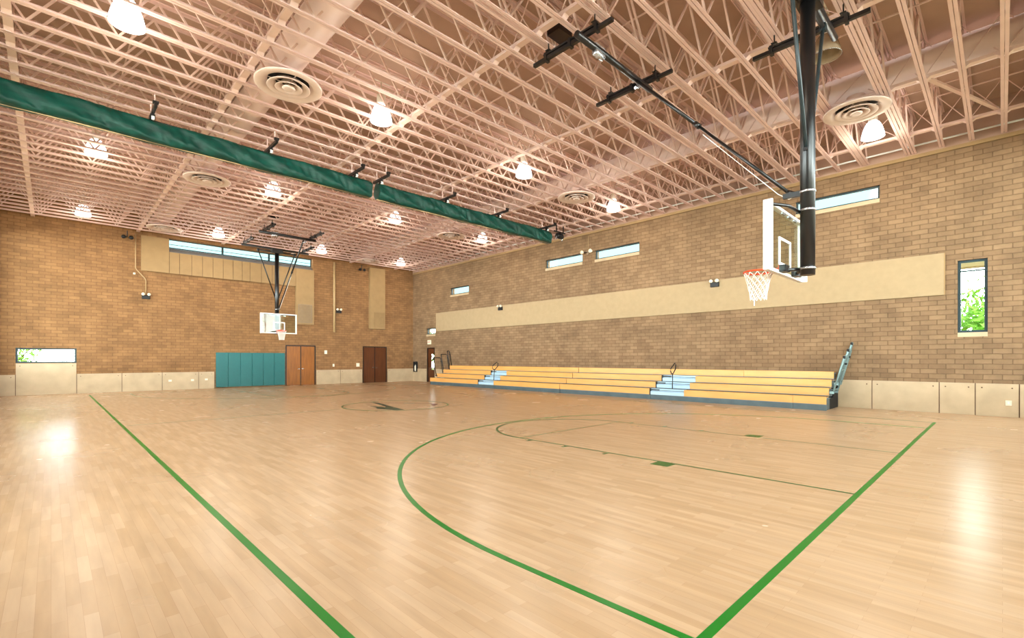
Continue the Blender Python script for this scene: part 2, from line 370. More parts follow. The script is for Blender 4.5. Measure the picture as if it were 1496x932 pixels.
sl = MB(); sl.quadbox([(4.50,YB-.01,7.331),(12.08,YB-.01,7.331),(12.08,YB+.34,7.331),(4.50,YB+.34,7.331),(4.50,YB-.01,7.35),(12.08,YB-.01,7.35),(12.08,YB+.34,7.60),(4.50,YB+.34,7.60)])
sl.build('window_sill', plain('grey_sill_metal', (.50,.47,.44), .5), w8)
MB().box(4.55,12.03,YB+.30,YB+.31,7.80,7.825).build('window_bar', M['teal'], w8)

# outside
gr = MB().box(-40, 80, -40, 90, -.4, -.205).build('ground', M['ground']); struct(gr)
e = thing('eave', 'pale roof overhang outside the tall narrow window', 'eave'); MB().box(XR+TH, 21.2, -1.5, 3.0, 4.60, 4.72).build('overhang', M['stucco'], e)
MB().box(21.1, 21.2, -1.5, 3.0, 4.55, 4.60).build('drip_edge', M['stucco'], e)
def tree(name, x, y, h, r, label, n=900, low=.3, ls=.16):
    e = thing(name, label, 'tree', (x, y, -.2), 'trees seen through the windows')
    t = MB(); t.tube([(0,0,0),(.08,.03,h*.35),(-.05,.06,h*.7)], [.14,.1,.05], 8)
    for k in range(7):
        a = k*2.4; t.tube([(.06,.03,h*(.25+.05*k)),(math.cos(a)*r*.5, math.sin(a)*r*.5, h*(.4+.07*k))], [.05,.02], 6)
    t.build('trunk', M['bark'], e)
    m = MB(); rr = random.Random(name+str(x))
    cl = [(rr.uniform(-.6,.6)*r, rr.uniform(-.6,.6)*r, h*rr.uniform(low, .92)) for _ in range(22)]
    for _ in range(n):
        c = rr.choice(cl); p = Vector((c[0]+rr.gauss(0,.22)*r, c[1]+rr.gauss(0,.22)*r, c[2]+rr.gauss(0,.09)*h))
        if p.z < .1: continue
        a = Vector((rr.gauss(0,1), rr.gauss(0,1), rr.gauss(0,1))).normalized(); b = a.orthogonal().normalized(); L_ = ls*rr.uniform(.7,1.4)
        i = len(m.v); m.v += [tuple(p-a*L_), tuple(p+b*L_*.35), tuple(p+a*L_), tuple(p-b*L_*.35)]; m.f.append((i,i+1,i+2,i+3)); m.sm.append(False)
    m.build('foliage', M['leaf'], e); return e
tree('tree', 25.0, .2, 4.6, 1.3, 'bright green tree outside the tall narrow window', 2300, .12)
tree('tree', -1.4, 37, 3.3, 1.5, 'pale green bushy tree outside the low far window', 900, .2, .12)
tree('tree', 22.6, 33.2, 5.6, 1.2, 'green tree outside the very small window by the exit door', 900, .3, .12)

# ------------------------------------------------------------------ roof joists
STEP = .652
joist_y = [-1.33,-.68,-.03,.63,1.28,1.93,2.08,3.12,3.25]+[3.25+STEP*k for k in range(1, 42) if 3.25+STEP*k < YB-.15]+[5.30, 6.60]
joist_y = sorted(joist_y)
JL, JR = XL+.08, XR-.06
def make_joist():
    e = empty('roof_joist')
    m = MB()
    for s in (-1, 1):   # paired angles: flange and leg
        m.box(JL, JR, s*.006, s*.064, 8.10, 8.112); m.box(JL, JR, s*.008, s*.018, 8.112, 8.165)
    m.build('bottom_chord', M['steel'], e)
    m = MB()
    for s in (-1, 1):
        m.box(JL, JR, s*.008, s*.055, ZT-.014, ZT-.002); m.box(JL, JR, s*.008, s*.018, ZT-.07, ZT-.014)
    m.build('top_chord', M['steel'], e)
    m = MB(); p = .66; n = int((JR-JL)/p); x = JL+.15
    for i in range(n):
        a, b = (8.13, ZT-.04) if i % 2 == 0 else (ZT-.04, 8.13)
        m.bar((x, 0, a), (x+p, 0, b), .038, .038)
        if i % 2: m.bar((x, 0, 8.13), (x, 0, ZT-.04), .026, .026) if False else None
        x += p
    m.build('web_bars', M['web'], e)
    return e
ORD = ['first','second','third','fourth','fifth','sixth','seventh','eighth','ninth','tenth','eleventh','twelfth','thirteenth','fourteenth','fifteenth','sixteenth','seventeenth','eighteenth','nineteenth','twentieth']
def ordn(k):
    if k < 20: return ORD[k]
    tens = {2:'twenty', 3:'thirty'}[(k+1)//10]; u = (k+1) % 10
    return tens+'-'+ORD[u-1] if u else {20:'twentieth', 30:'thirtieth'}[k+1]
proto = make_joist()
near = sorted([y for y in joist_y if y < 15], reverse=True); far = [y for y in joist_y if y >= 15]
for i, y in enumerate(joist_y):
    o = proto if i == 0 else copy_tree(proto)
    o.location = (0, y, 0)
    if y < 15: lab = 'pinkish open web roof joist, %s one from the green curtain towards the near hoop' % ordn(near.index(y))
    else: lab = 'tan open web roof joist, %s one from the green curtain towards the far wall' % ordn(far.index(y))
    tag(o, lab, 'joist', 'open web roof joists')

# flat bridging beams across the joist bottoms, with little gussets
BX = [-.6, 3.2, 7.0, 10.8, 14.6, 18.0]
BL = ['nearest the left wall', 'beside the left duct', 'between the left duct and the middle of the roof', 'over the middle of the court', 'below the right duct', 'nearest the right wall']
for bx, bl in zip(BX, BL):
    e = thing('bridging_beam', 'flat pale steel bridging beam under the joists, '+bl, 'beam', (bx, 0, 0), 'bridging beams')
    MB().box(-.07, .07, YN+.02, YB-.02, 8.168, 8.235).build('beam', M['web'], e)
    m = MB()
    for y in joist_y:
        for s in (-1, 1):
            if y+s*.12 < YN or y+s*.12 > YB: continue
            pts = [(-.07, y+s*.02), (.07, y+s*.02), (.07, y+s*.12), (-.07, y+s*.12)]
            m.quadbox([(-.07,y+s*.02,8.10),(.07,y+s*.02,8.10),(.07,y+s*.03,8.10),(-.07,y+s*.03,8.10),(-.07,y+s*.02,8.168),(.07,y+s*.02,8.168),(.07,y+s*.13,8.168),(-.07,y+s*.13,8.168)])
    g = m.build('gussets', M['web'], e)
# thin bridging rods under the deck, and cross rods
for bx, w in ((1.3,'left edge'), (5.1,'left'), (8.9,'middle'), (12.7,'right of the middle'), (16.0,'inner right'), (16.8,'centre right'), (17.5,'outer right')):
    o = MB().box(-.014, .014, YN+.02, YB-.02, 8.86, 8.888).build('bridging_rod', M['web']); o.location.x = bx
    tag(o, 'thin pale rod through the joists along the %s of the roof' % w, 'rod', 'bridging rods')
for bx, w in ((-.6,'left wall'), (3.2,'left duct'), (7.0,'left row of lamps'), (10.8,'middle row of lamps'), (14.6,'right duct'), (18.0,'right wall')):
    m = MB(); ys = [y for y in joist_y]
    for a, b in zip(ys[:-1], ys[1:]):
        if b-a < .3: continue
        m.bar((.05, a, 8.17), (.05, b, 9.08), .018); m.bar((-.05, a, 9.08), (-.05, b, 8.17), .018)
    o = m.build('cross_bracing', M['web']); o.location.x = bx
    tag(o, 'row of thin crossed bracing rods between the joists by the %s' % w, 'bracing', 'cross bracing rows')
o = MB().bar((14.75, 1.25, 8.25), (17.9, .1, 8.25), .09, .05).build('diagonal_brace', M['web']); tag(o, 'single diagonal flat brace between the two bridging beams near the right wall', 'brace')
o = MB().tube([(19.2, YN+.05, 8.25), (19.2, YB-.05, 8.25)], .028, 10).build('conduit', M['white']); tag(o, 'thin white conduit running along the top of the right wall', 'conduit')

# ------------------------------------------------------------------ ducts and diffusers
for dx, w in ((14.9, 'right'), (3.95, 'left')):
    e = thing('round_duct', 'large round painted duct running through the joists on the %s' % w, 'duct', (dx, 0, 0), 'round ducts')
    m = MB(); m.tube([(0, YN+.02, 8.64), (0, YB-.15, 8.64)], .36, 32)
    m.build('duct_shell', M['duct'], e)
    for k in range(8):
        MB().lathe([(.361,-.03),(.372,-.025),(.372,.025),(.361,.03)], (0, YN+1.5+k*4.0, 8.64), 32, 'y').build('duct_collar', M['duct'], e)
def make_diffuser():
    e = empty('ceiling_diffuser')
    MB().lathe([(.20,.34),(.20,.06),(.46,.05)], (0,0,0), 28).build('neck', M['duct'], e)
    MB().lathe([(.44,.06),(.52,.02),(.72,-.02),(.72,-.045),(.70,-.055),(.55,-.05),(.50,-.02),(.44,.05)], (0,0,0), 40).build('outer_ring', M['diffuser'], e)
    MB().lathe([(.30,.05),(.36,-.03),(.46,-.075),(.45,-.085),(.34,-.05),(.28,.045)], (0,0,0), 36).build('middle_ring', M['diffuser'], e)
    MB().lathe([(.17,.03),(.21,-.04),(.29,-.09),(.28,-.10),(.19,-.06),(.15,.03)], (0,0,0), 32).build('inner_ring', M['diffuser'], e)
    MB().lathe([(.0,-.10),(.08,-.11),(.14,-.095),(.13,-.07),(.04,-.02),(.0,-.02)], (0,0,0), 28).build('centre_cone', M['diffuser'], e)
    MB().lathe([(.0,.048),(.455,.048)], (0,0,0), 28).build('throat', M['dark'], e)
    MB().bar((-.5,0,.01),(.5,0,.01),.02,.012).bar((0,-.5,.01),(0,.5,.01),.02,.012).build('crossbar', M['diffuser'], e)
    return e
dp = make_diffuser()
DIF = [(14.75,2.6,'right duct, nearest the near hoop post'), (14.75,11.6,'right duct, just before the curtain'), (14.75,19.7,'right duct, just past the curtain'), (14.75,28.5,'right duct, nearest the far wall'),
       (3.95,11.5,'left duct, just before the curtain'), (3.95,19.5,'left duct, just past the curtain'), (3.95,28.2,'left duct, nearest the far wall')]
for i, (x, y, w) in enumerate(DIF):
    o = dp if i == 0 else copy_tree(dp); o.location = (x, y, 8.0); tag(o, 'round ringed ceiling diffuser under the '+w, 'vent', 'round ceiling diffusers')

# ------------------------------------------------------------------ high bay lamps
def make_lamp(on):
    e = empty('high_bay_lamp')
    m = MB()
    prof = [(.10,.20),(.15,.17),(.19,.10),(.235,-.02),(.265,-.14),(.285,-.24),(.28,-.245),(.255,-.14),(.22,-.02),(.175,.09),(.10,.16)]
    m.lathe(prof, (0,0,0), 24).build('lamp_shade', M['lamp_on'] if on else M['lamp_off'], e)
    MB().lathe([(0,.46),(.10,.455),(.115,.43),(.115,.24),(.10,.20),(0,.195)], (0,0,0), 20).build('ballast_housing', M['lamp_house'], e)
    MB().tube([(0,0,.455),(0,0,.80)], .018, 8).tube([(-.25,0,.80),(.25,0,.80)], .016, 6).build('hanger', M['lamp_house'], e)
    MB().lathe([(.286,-.235),(.292,-.24),(.286,-.25),(.28,-.245)], (0,0,0), 24).build('rim_band', M['silver'], e)
    if on: MB().lathe([(0,.10),(.04,.08),(.06,0),(.045,-.08),(0,-.11)], (0,0,0), 12).build('bulb', M['lamp_on'], e)
    return e
lp = make_lamp(True); lo = make_lamp(False)
LX = (1.02, 6.25, 11.62, 17.0)
LXB = {0: 'left row', 1: 'second row from the left', 2: 'third row from the left', 3: 'right row'}
LY = [(2.6, 8.28, 'nearest the camera'), (11.4, 8.15, 'just before the curtain'), (19.88, 8.35, 'just past the curtain'), (28.35, 8.26, 'nearest the far wall')]
first = True
for j, (ly, lz, ln) in enumerate(LY):
    for i, lx in enumerate(LX):
        if j == 0 and i < 2: continue
        fx = lx
        if j == 0 and i == 2:
            lo.location = (11.75, ly, lz); tag(lo, 'unlit greyish high bay lamp behind the near basketball post', 'lamp', 'high bay lamps'); continue
        o = lp if first else copy_tree(lp); first = False
        o.location = (fx, ly, lz); tag(o, 'lit white bell shaped high bay lamp, %s, %s' % (LXB[i], ln), 'lamp', 'high bay lamps')
for j, (ly, lz, ln) in enumerate(LY):
    for i, lx in enumerate(LX):
        if j == 0 and i == 2: continue
        L_ = bpy.data.lights.new('lamp_light', 'POINT'); L_.energy = 210; L_.color = (1.0, .89, .72); L_.shadow_soft_size = .7
        lo_ = bpy.data.objects.new('lamp_light', L_); COL.objects.link(lo_); lo_.location = (lx, ly, lz-.50)

# ------------------------------------------------------------------ divider curtain
def curtain(x0, x1, label):
    e = thing('divider_curtain', label, 'curtain', (x0, 15.0, 0), 'divider curtain halves')
    Lc = x1-x0; n = int(Lc/.05); k = 26; m = MB(); rr = random.Random(3+int(x0*7))
    ph = [rr.uniform(0, 6.28) for _ in range(6)]
    for i in range(n+1):
        t = i/n*Lc; sag = .035*math.sin(t*PI/2.7+.4)**2
        for j in range(k):
            a = 2*PI*j/k; z = math.copysign(abs(math.sin(a))**.55, math.sin(a)); y = math.copysign(abs(math.cos(a))**.5, math.cos(a))
            zz = 7.43+.275*abs(z)*(1 if z > 0 else -1)-sag*(1 if z > 0 else .6)
            w = .5*math.sin(t*6.3+z*3.6+ph[0]+.9*math.sin(t*1.3))+.35*abs(math.sin(t*8+z*3.2+ph[1]))+.25*math.sin(t*29+z*3+ph[2])*math.sin(t*2.1+ph[3])
            yy = y*(.17+.075*w)*(1-.2*z)
            m.v.append((t, yy, zz))
    for i in range(n):
        for j in range(k):
            j2 = (j+1) % k; m.f.append((i*k+j, i*k+j2, (i+1)*k+j2, (i+1)*k+j)); m.sm.append(True)
    m.f.append(tuple(range(k))); m.f.append(tuple(n*k+q for q in reversed(range(k)))); m.sm += [False, False]
    m.build('curtain_fabric', M['curtain'], e)
    MB().tube([(0,0,7.69),(Lc,0,7.69)], .022, 8).build('curtain_batten', M['black'], e)
    MB().tube([(.0,0,7.145),(Lc,0,7.145)], .016, 8).build('curtain_bottom_pipe', M['pipe'], e)
    return e
curtain(XL+.15, 7.80, 'rolled up dark green divider curtain, longer half left of the small gap')
curtain(8.05, 17.0, 'rolled up dark green divider curtain, half right of the small gap')
def make_arm():
    e = empty('curtain_bracket')
    MB().box(-.03, .03, -.85, .22, 7.72, 7.80).build('arm', M['black'], e)
    MB().box(-.012,.012,-.66,-.64,7.80,8.10).build('hanger_strap', M['steel'], e); MB().box(-.012,.012,-.02,.0,7.80,8.10).build('hanger_strap', M['steel'], e); MB().box(-.06,.06,-.84,-.76,7.80,7.86).build('end_clip', M['black'], e)
    MB().box(-.05,.05,-.36,-.24,7.60,7.72).build('pulley_block', M['blackrub'], e)
    MB().lathe([(0,-.03),(.05,-.03),(.05,.03),(0,.03)], (0,-.36,7.62), 12, 'x').build('pulley', M['white'], e)
    return e
ap = make_arm()
AL = ['leftmost, over the far left part of the curtain', 'second from the left', 'just left of the curtain gap', 'just right of the curtain gap', 'second from the gap on the right', 'third from the gap on the right', 'at the right end of the curtain']
for i, (x, w) in enumerate(zip((1.81,4.55,7.15,8.05,10.8,13.5,16.5), AL)):
    o = ap if i == 0 else copy_tree(ap); o.location = (x, 15.0, 0); tag(o, 'black curtain bracket hung from the joists, '+w, 'bracket', 'curtain brackets')
mo = thing('curtain_winch', 'black winch motor hanging past the right end of the curtain', 'winch', (17.6, 14.9, 0))
MB().box(-.35,.45,-.03,.03,7.74,7.80).box(-.2,-.16,-.02,.02,7.8,8.1).box(.3,.34,-.02,.02,7.8,8.1).build('mounting_rail', M['black'], mo)
MB().lathe([(0,-.22),(.11,-.22),(.13,-.15),(.13,.15),(.11,.2),(0,.2)], (.05,0,7.58), 18, 'x').build('motor_body', M['blackrub'], mo)
MB().box(-.06,.12,-.14,.14,7.66,7.74).build('gearbox', M['black'], mo)
MB().tube([(-.18,0,7.55),(-.2,0,7.40)], .03, 8).tube([(.28,0,7.62),(.22,0,7.34)], .03, 8).build('cable_end', M['silver'], mo)

# ------------------------------------------------------------------ basketball backstops
def backstop(x, y, s, label, plabel):
    """s = +1 the hoop faces +Y, -1 it faces -Y. Ceiling hung, one mast."""
    e = thing('basketball_backstop', label, 'basketball hoop', (x, y, 0), 'ceiling hung backstops')
    P = lambda a, b, c: (a, b*s, c)
    bk = M['black']
    # hanging frame
    def xbar(y_, x0, x1, z, r, nm):
        MB().tube([P(x0,y_,z), P(x1,y_,z)], r, 14).build(nm, bk, e)
    xbar(-.02, -1.75, 1.72, 7.68, .055, 'front_beam'); xbar(3.3, -1.85, .80, 7.70, .066, 'rear_beam')
    xbar(0, -.98, 1.02, 7.52, .04, 'hinge_pipe')
    def ybar(x_, y0, y1, z):
        m = MB(); m.box(x_-.035, x_+.035, min(y0*s,y1*s), max(y0*s,y1*s), z, z+.07); m.box(x_-.055, x_+.055, min(y0*s,y1*s)+.3, max(y0*s,y1*s)-.3, z+.085, z+.12)
        for yy in (y0+.35, (y0+y1)/2, y1-.35):
            m.box(x_-.06, x_+.06, s*yy-.03, s*yy+.03, z-.03, z+.14)
        for yy in (y0+.4, y1-.4):
            m.box(x_-.05, x_+.05, s*yy-.05, s*yy+.05, z+.17, z+.185); m.tube([(x_, s*yy, z+.12), (x_, s*yy, 8.11)], .014, 6)
        m.build('hanger_beam', bk, e)
    ybar(-1.55, -.6, 1.35, 7.76); ybar(1.48, -.6, 1.35, 7.76); ybar(-1.56, 2.7, 4.65, 7.78); ybar(.66, 2.7, 4.65, 7.78)
    MB().box(-.28,.28,-.16,.16,7.45,7.66).build('hinge_plate', bk, e)
    w = MB(); w.lathe([(0,-.14),(.07,-.13),(.07,.13),(0,.14)], P(-1.15,3.3,7.62), 14, 'x'); w.box(-1.30,-1.0,s*3.3-.05,s*3.3+.05,7.64,7.78); w.build('winch', M['silver'], e)
    MB().box(-1.65,-1.25,s*4.05-.16,s*4.05+.16,8.2,8.40).build('control_box', M['doorframe'], e)
    MB().tube([P(.25,3.3,7.70), P(.33,3.3,7.56), P(.18,3.3,7.5)], .03, 8).build('pivot_clamp', M['silver'], e)
    # mast
    MB().tube([(0,0,3.02),(0,0,7.62)], .108, 28).build('mast', bk, e)
    for z in (4.38, 4.08, 3.13):
        MB().lathe([(.109,-.018),(.118,-.015),(.118,.015),(.109,.018)], (0,0,z), 28).build('mast_collar', M['silver'], e)
    m = MB()
    for t in (-1, 1):
        m.tube([(t*.95,0,7.52),(t*.10,0,5.07)], .03, 10)
        m.box(t*.95-.05,t*.95+.05,-.05,.05,7.45,7.58)
    m.build('side_brace', M['brace'] if s > 0 else bk, e)
    MB().box(-.14,.14,-.03,.03,5.02,5.07).build('brace_clamp', bk, e)
    # folding brace to the rear beam, with its telescoping joint and cable
    a = Vector(P(.22,3.28,7.66)); b = Vector(P(.02,.30,4.46)); c = a.lerp(b,.46)
    MB().tube([a, c], .036, 12).tube([c, b], .028, 12).tube([c.lerp(a,.03), c.lerp(b,.03)], .05, 12).build('folding_brace', bk, e)
    MB().box(-.03,.05,min(0,s*.36),max(0,s*.36),4.34,4.42).tube([b, P(.01,.2,4.40)], .035, 8).build('brace_bracket', bk, e)
    MB().tube([a.lerp(b,.5)+Vector((0,0,-.10)), Vector(P(.03,.45,4.46)), Vector(P(.02,.28,4.33)), Vector(P(.02,.13,4.38))], .007, 6).build('white_cable', M['whitecord'], e)
    # backboard
    yb = .30; bw = .915; z0, z1 = 3.04, 4.12
    f = MB(); t = .05
    ya, yc = min(s*yb, s*(yb+.075)), max(s*yb, s*(yb+.075))
    f.box(-bw,-bw+t,ya,yc,z0,z1); f.box(bw-t,bw,ya,yc,z0,z1); f.box(-bw+t,bw-t,ya,yc,z0,z0+t); f.box(-bw+t,bw-t,ya,yc,z1-t,z1)
    f.build('backboard_frame', M['white'], e)
    MB().box(-bw+.03,bw-.03,s*(yb+.035)-.006,s*(yb+.035)+.006,z0+.03,z1-.03).build('backboard_glass', M['board_glass'], e)
    q = MB(); yq0, yq1 = s*(yb+.035)-.010, s*(yb+.035)+.010
    q.box(-.305,-.26,yq0,yq1,3.20,3.66); q.box(.26,.305,yq0,yq1,3.20,3.66); q.box(-.26,.26,yq0,yq1,3.615,3.66); q.box(-.26,.26,yq0,yq1,3.20,3.245)
    q.build('target_square', M['white'], e)
    # arms from mast to board
    for t_ in (-1, 1):
        MB().tube([(0,s*.1,4.06), P(t_*.45,.16,4.09), P(t_*.86,.27,4.05)], .026, 10).build('board_arm', bk, e)
        MB().tube([(0,s*.1,3.13), P(t_*.30,.24,3.10)], .03, 10).build('board_arm', bk, e)
    for t_ in (-.32, .32): MB().box(t_-.1,t_+.1,min(s*.2,s*.3),max(s*.2,s*.3),3.06,3.17).build('board_clamp', bk, e)
    m = MB()
    for t_ in (-1, 1):
        m.bar(P(t_*.895,.28,3.06), P(t_*.895,.28,4.10), .03, .03) if False else m.box(t_*.915-.012, t_*.915+.012, min(s*.24,s*.375), max(s*.24,s*.375), 3.04, 4.12)
    m.build('frame_side_channel', M['white'], e)
    m = MB()
    for x_ in (-.30, .0, .30): m.box(x_-.07, x_+.07, s*.27-.015, s*.27+.015, 4.0, 4.03) ; 
    m.build('bolt_plate', M['silver'], e)
    # rim + net
    rc = (0, .755, 3.17); R = .228
    r = empty('rim'); r.parent = e
    ring = [(R*math.cos(2*PI*k/32), s*rc[1]+R*math.sin(2*PI*k/32), rc[2]) for k in range(32)]
    mr = MB().tube(ring, .016, 8, closed=True)
    mr.box(-.12,.12,min(s*(yb+.08),s*(yb+.235)),max(s*(yb+.08),s*(yb+.235)),rc[2]-.035,rc[2]+.012)
    mr.box(-.14,.14,min(s*(yb+.076),s*(yb+.095)),max(s*(yb+.076),s*(yb+.095)),rc[2]-.12,rc[2]+.07)
    bpy.data.objects.remove(r)
    rim = mr.build('rim', M['orange'], e)
    m = MB()
    for k in range(12):
        a = 2*PI*(k+.5)/12; m.tube([(R*math.cos(a), s*rc[1]+R*math.sin(a), rc[2]-.008), (R*math.cos(a)*.98, s*rc[1]+R*math.sin(a)*.98, rc[2]-.035)], .006, 5)
    m.build('net_hook', M['orange'], rim)
    net = MB(); lv = 7; H = .47
    def rad(u): return R*(1-.50*u**.75) if u < .75 else R*(.595-.03*math.sin((u-.75)*6))
    for d in (-1, 1):
        for k in range(12):
            pts = []
            for i in range(lv*2+1):
                u = i/(lv*2); a = 2*PI*(k+.5)/12 + d*u*(lv*PI/12); rr_ = rad(u)*(1+.015*math.sin(a*3+u*5))
                pts.append((rr_*math.cos(a), s*rc[1]+rr_*math.sin(a), rc[2]-.02-u*H))
            net.tube(pts, .0075, 5)
    if s > 0: net.tube([(-.125,s*rc[1]+.02,rc[2]-.45),(-.135,s*rc[1]+.02,rc[2]-.52),(-.14,s*rc[1]+.02,rc[2]-.60)], .009, 6)
    net.build('net', M['whitecord'], rim)
    return e
backstop(8.87, 2.215, 1, 'near ceiling hung basketball hoop with thick black post and glass backboard', '')
backstop(8.92, 27.78, -1, 'far basketball hoop hanging in front of the brown far wall', '')

# ------------------------------------------------------------------ bleachers
def seg(lo, hi, cuts):
    js = [lo]+sorted(c for c in cuts if lo < c < hi)+[hi]; return list(zip(js[:-1], js[1:]))
FX = [17.72, 18.22, 18.72, 19.20]
def bleacher(y0, y1, ais, name_label, seams, railend, kseams):
    e = thing('bleachers', name_label, 'bleachers', (0,0,0), 'bleacher banks')
    for k in range(4):
        z = .26*k; fx = FX[k]; back = XR-.04 if k == 3 else FX[k+1]
        e0 = y0+(.12*k*.3 if railend < 0 else 0); e1 = y1-(.05*k if railend > 0 else 0)
        for a, b in seg(e0, e1, seams[k]):
            for c, d in ([(a, b)] if k == 3 else [(a, min(b, ais[0])), (max(a, ais[1]), b)]):
                if d-c < .02: continue
                MB().box(fx, fx+.022, c+.003, d-.003, z+.20, z+.415).box(fx, min(fx+.27, back-.01), c+.003, d-.003, z+.415, z+.44).build('seat_board', M['maple'], e, .004)
        MB().box(fx+.03, back+.015 if k < 3 else back, e0, e1, z+.37, z+.392).box(fx+.005, fx+.03, e0, e1, z+.18, z+.199).build('deck_board', M['bldeck'], e)
        # aisle step: pale plastic face, half step on top, black marker at its left
        if k < 3:
            st = MB().box(fx-.012, fx+.25, ais[0], ais[1]-.05, z+.20, z+.335).box(fx+.05, fx+.30, ais[0]+.02, ais[1]-.05, z+.345, z+.44).build('aisle_step', M['aisle'], e)
            MB().box(fx-.016, fx+.24, ais[1]-.05, ais[1], z+.20-.02, z+.44).box(fx+.045, fx+.05, ais[1]-.42, ais[1]-.05, z+.36, z+.42).build('step_marker', M['blackrub'], st)
        # side bracket supports under the boards
        for yy in (e0+.02, e1-.04):
            MB().box(fx+.02, back-.02, yy, yy+.02, z+.16 if k else .02, z+.36).build('end_gusset', M['kick'], e)
    for a, b in seg(y0, y1, kseams):
        MB().box(17.745, 17.765, a+.004, b-.004, .0, .185).box(17.74,17.75,a+.004,b-.004,.175,.19).build('kick_panel', M['kick'], e)
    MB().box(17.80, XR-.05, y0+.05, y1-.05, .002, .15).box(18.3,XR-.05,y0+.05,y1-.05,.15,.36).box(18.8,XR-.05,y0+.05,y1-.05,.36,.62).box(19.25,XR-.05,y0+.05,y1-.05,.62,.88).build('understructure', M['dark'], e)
    # aisle handrail: one post with a bent loop on top
    yr = (ais[0]+ais[1])/2+(-.1 if y0 < 10 else -.35); xr = 18.05; zb = .44
    h = MB(); h.tube([(xr-.02,yr,zb),(xr,yr,zb+.30),(xr+.06,yr+.03,zb+.62)], .019, 10); h.lathe([(0,.012),(.05,.012),(.05,0)], (xr-.02,yr,zb), 12)
    lp_ = [(xr-.10,yr+.03,zb+.72),(xr-.04,yr+.03,zb+.62),(xr+.10,yr+.03,zb+.62),(xr+.30,yr+.03,zb+.80),(xr+.33,yr+.03,zb+.98),(xr+.25,yr+.03,zb+1.04),(xr+.05,yr+.03,zb+.92),(xr-.09,yr+.03,zb+.82)]
    h.tube(lp_, .021, 10, closed=True); h.build('aisle_handrail', M['black'], e)
    # stepped guard rails on the open end
    ye = y0-.10 if railend < 0 else y1+.03
    mat = M['railg'] if railend < 0 else M['black']
    for q, (xa, xb, zb_, zt_) in enumerate(((18.22,18.76,.66,1.74),(18.82,19.28,.92,1.97),(19.34,19.48,1.15,2.20))):
        g = MB(); ln = -.26 if railend < 0 else .24
        Y = lambda z: ye+ln*(z-zb_)
        g.tube([(xa,Y(zb_-.12),zb_-.12),(xa-.02,Y(zt_-.06),zt_-.06),(xa+.04,Y(zt_),zt_),(xb-.06,Y(zt_),zt_),(xb,Y(zt_-.05),zt_-.05),(xb+.02,Y(zb_-.08),zb_-.08)], .026, 10)
        if railend < 0 or q < 1: g.tube([(xa,ye,zb_),(xb,ye,zb_)], .024, 8)
        if railend < 0: zm = (zb_+zt_)/2+.1; g.tube([(xa-.01,Y(zm),zm),(xb,Y(zm),zm)], .02, 8)
        for xx in (xa, xb): g.box(xx-.03, xx+.03, ye if railend < 0 else y1-.12, y0+.02 if railend < 0 else ye+.03, zb_-.14, zb_-.06)
        g.build('guard_rail', mat, e)
        MB().lathe([(0,.04),(.038,.035),(.038,-.05),(0,-.05)], (xa-.01, Y(zt_-.02), zt_-.03), 10).build('rail_cap', M['blackrub'], e)
        MB().lathe([(0,.03),(.036,.03),(.036,-.03),(0,-.03)], (xb, Y(zt_-.25), zt_-.25), 10).build('rail_cap', M['blackrub'], e)
    return e
bleacher(3.90, 14.95, (8.65,10.13), 'near bank of yellow maple bleachers with pale blue aisle steps', [[4.86],[],[],[6.95]], -1, [4.86, 10.10])
bleacher(14.97, 25.96, (19.76,21.1), 'far bank of yellow maple bleachers ending beside the exit door', [[15.96],[],[],[16.2]], 1, [])

# ------------------------------------------------------------------ right wall fittings
e = thing('acoustic_band', 'long flat tan acoustic band across the right block wall above the bleachers', 'wall panel')
MB().box(XR-.07, XR-.001, 1.24, 27.81, 3.60, 4.88).build('panel_face', M['acoustic'], e, .01)
MB().box(XR-.066, XR-.001, 1.215, 1.24, 3.60, 4.88).build('edge_strip', M['soffit'], e)
def emlight(axis, u, z, label, standoff=0):
    e = thing('emergency_light', label, 'emergency light', (XR-standoff, u, z) if axis == 'x' else (u, YB-standoff, z), 'black emergency lights')
    B = (lambda m,a0,a1,d0,d1,z0,z1: m.box(-d1,-d0,a0,a1,z0,z1)) if axis == 'x' else (lambda m,a0,a1,d0,d1,z0,z1: m.box(a0,a1,-d1,-d0,z0,z1))
    B(MB(), -.17, .17, 0, .10, -.13, .06).build('battery_box', M['blackrub'], e, .01)
    for s_ in (-1, 1):
        c = (-.09, s_*.12, .11) if axis == 'x' else (s_*.12, -.09, .11)
        MB().lathe([(0,-.10),(.06,-.095),(.075,-.06),(.06,.02),(.02,.05),(0,.05)], c, 16, axis).build('lamp_head', M['plate'], e)
        b = (-.04, s_*.08, .06) if axis == 'x' else (s_*.08, -.04, .06)
        MB().tube([b, c], .012, 6).build('bracket', M['black'], e)
    return e
emlight('x', 21.06, 4.72, 'black twin head emergency light on the tan band, nearer the far corner', .07)
emlight('x', 8.17, 4.72, 'black twin head emergency light on the tan band, left of the near hoop', .07)
emlight('y', 3.52, 4.88, 'black twin head emergency light on the far wall below a bent conduit', 0)
emlight('y', 13.78, 4.84, 'black twin head emergency light on the far wall right of the tan downpipe', 0)
e = thing('twin_floodlight', 'small pair of clear floodlights between two high slot windows', 'floodlight', (XR, 14.6, 7.0))
MB().box(-.07,0,-.06,.06,-.06,.12).build('junction_box', M['grille'], e)
for s_ in (-1, 1):
    MB().tube([(-.04,0,.04),(-.12,s_*.22,.08)], .018, 8).build('arm', M['black'], e)
    MB().lathe([(0,-.12),(.09,-.11),(.10,-.07),(.06,.03),(0,.06)], (-.14, s_*.26, .06), 16, 'x').build('lamp_head', M['plate'], e)
MB().tube([(-.02,.0,.12),(-.02,.0,.9)], .012, 6).build('conduit', M['pipe'], e)
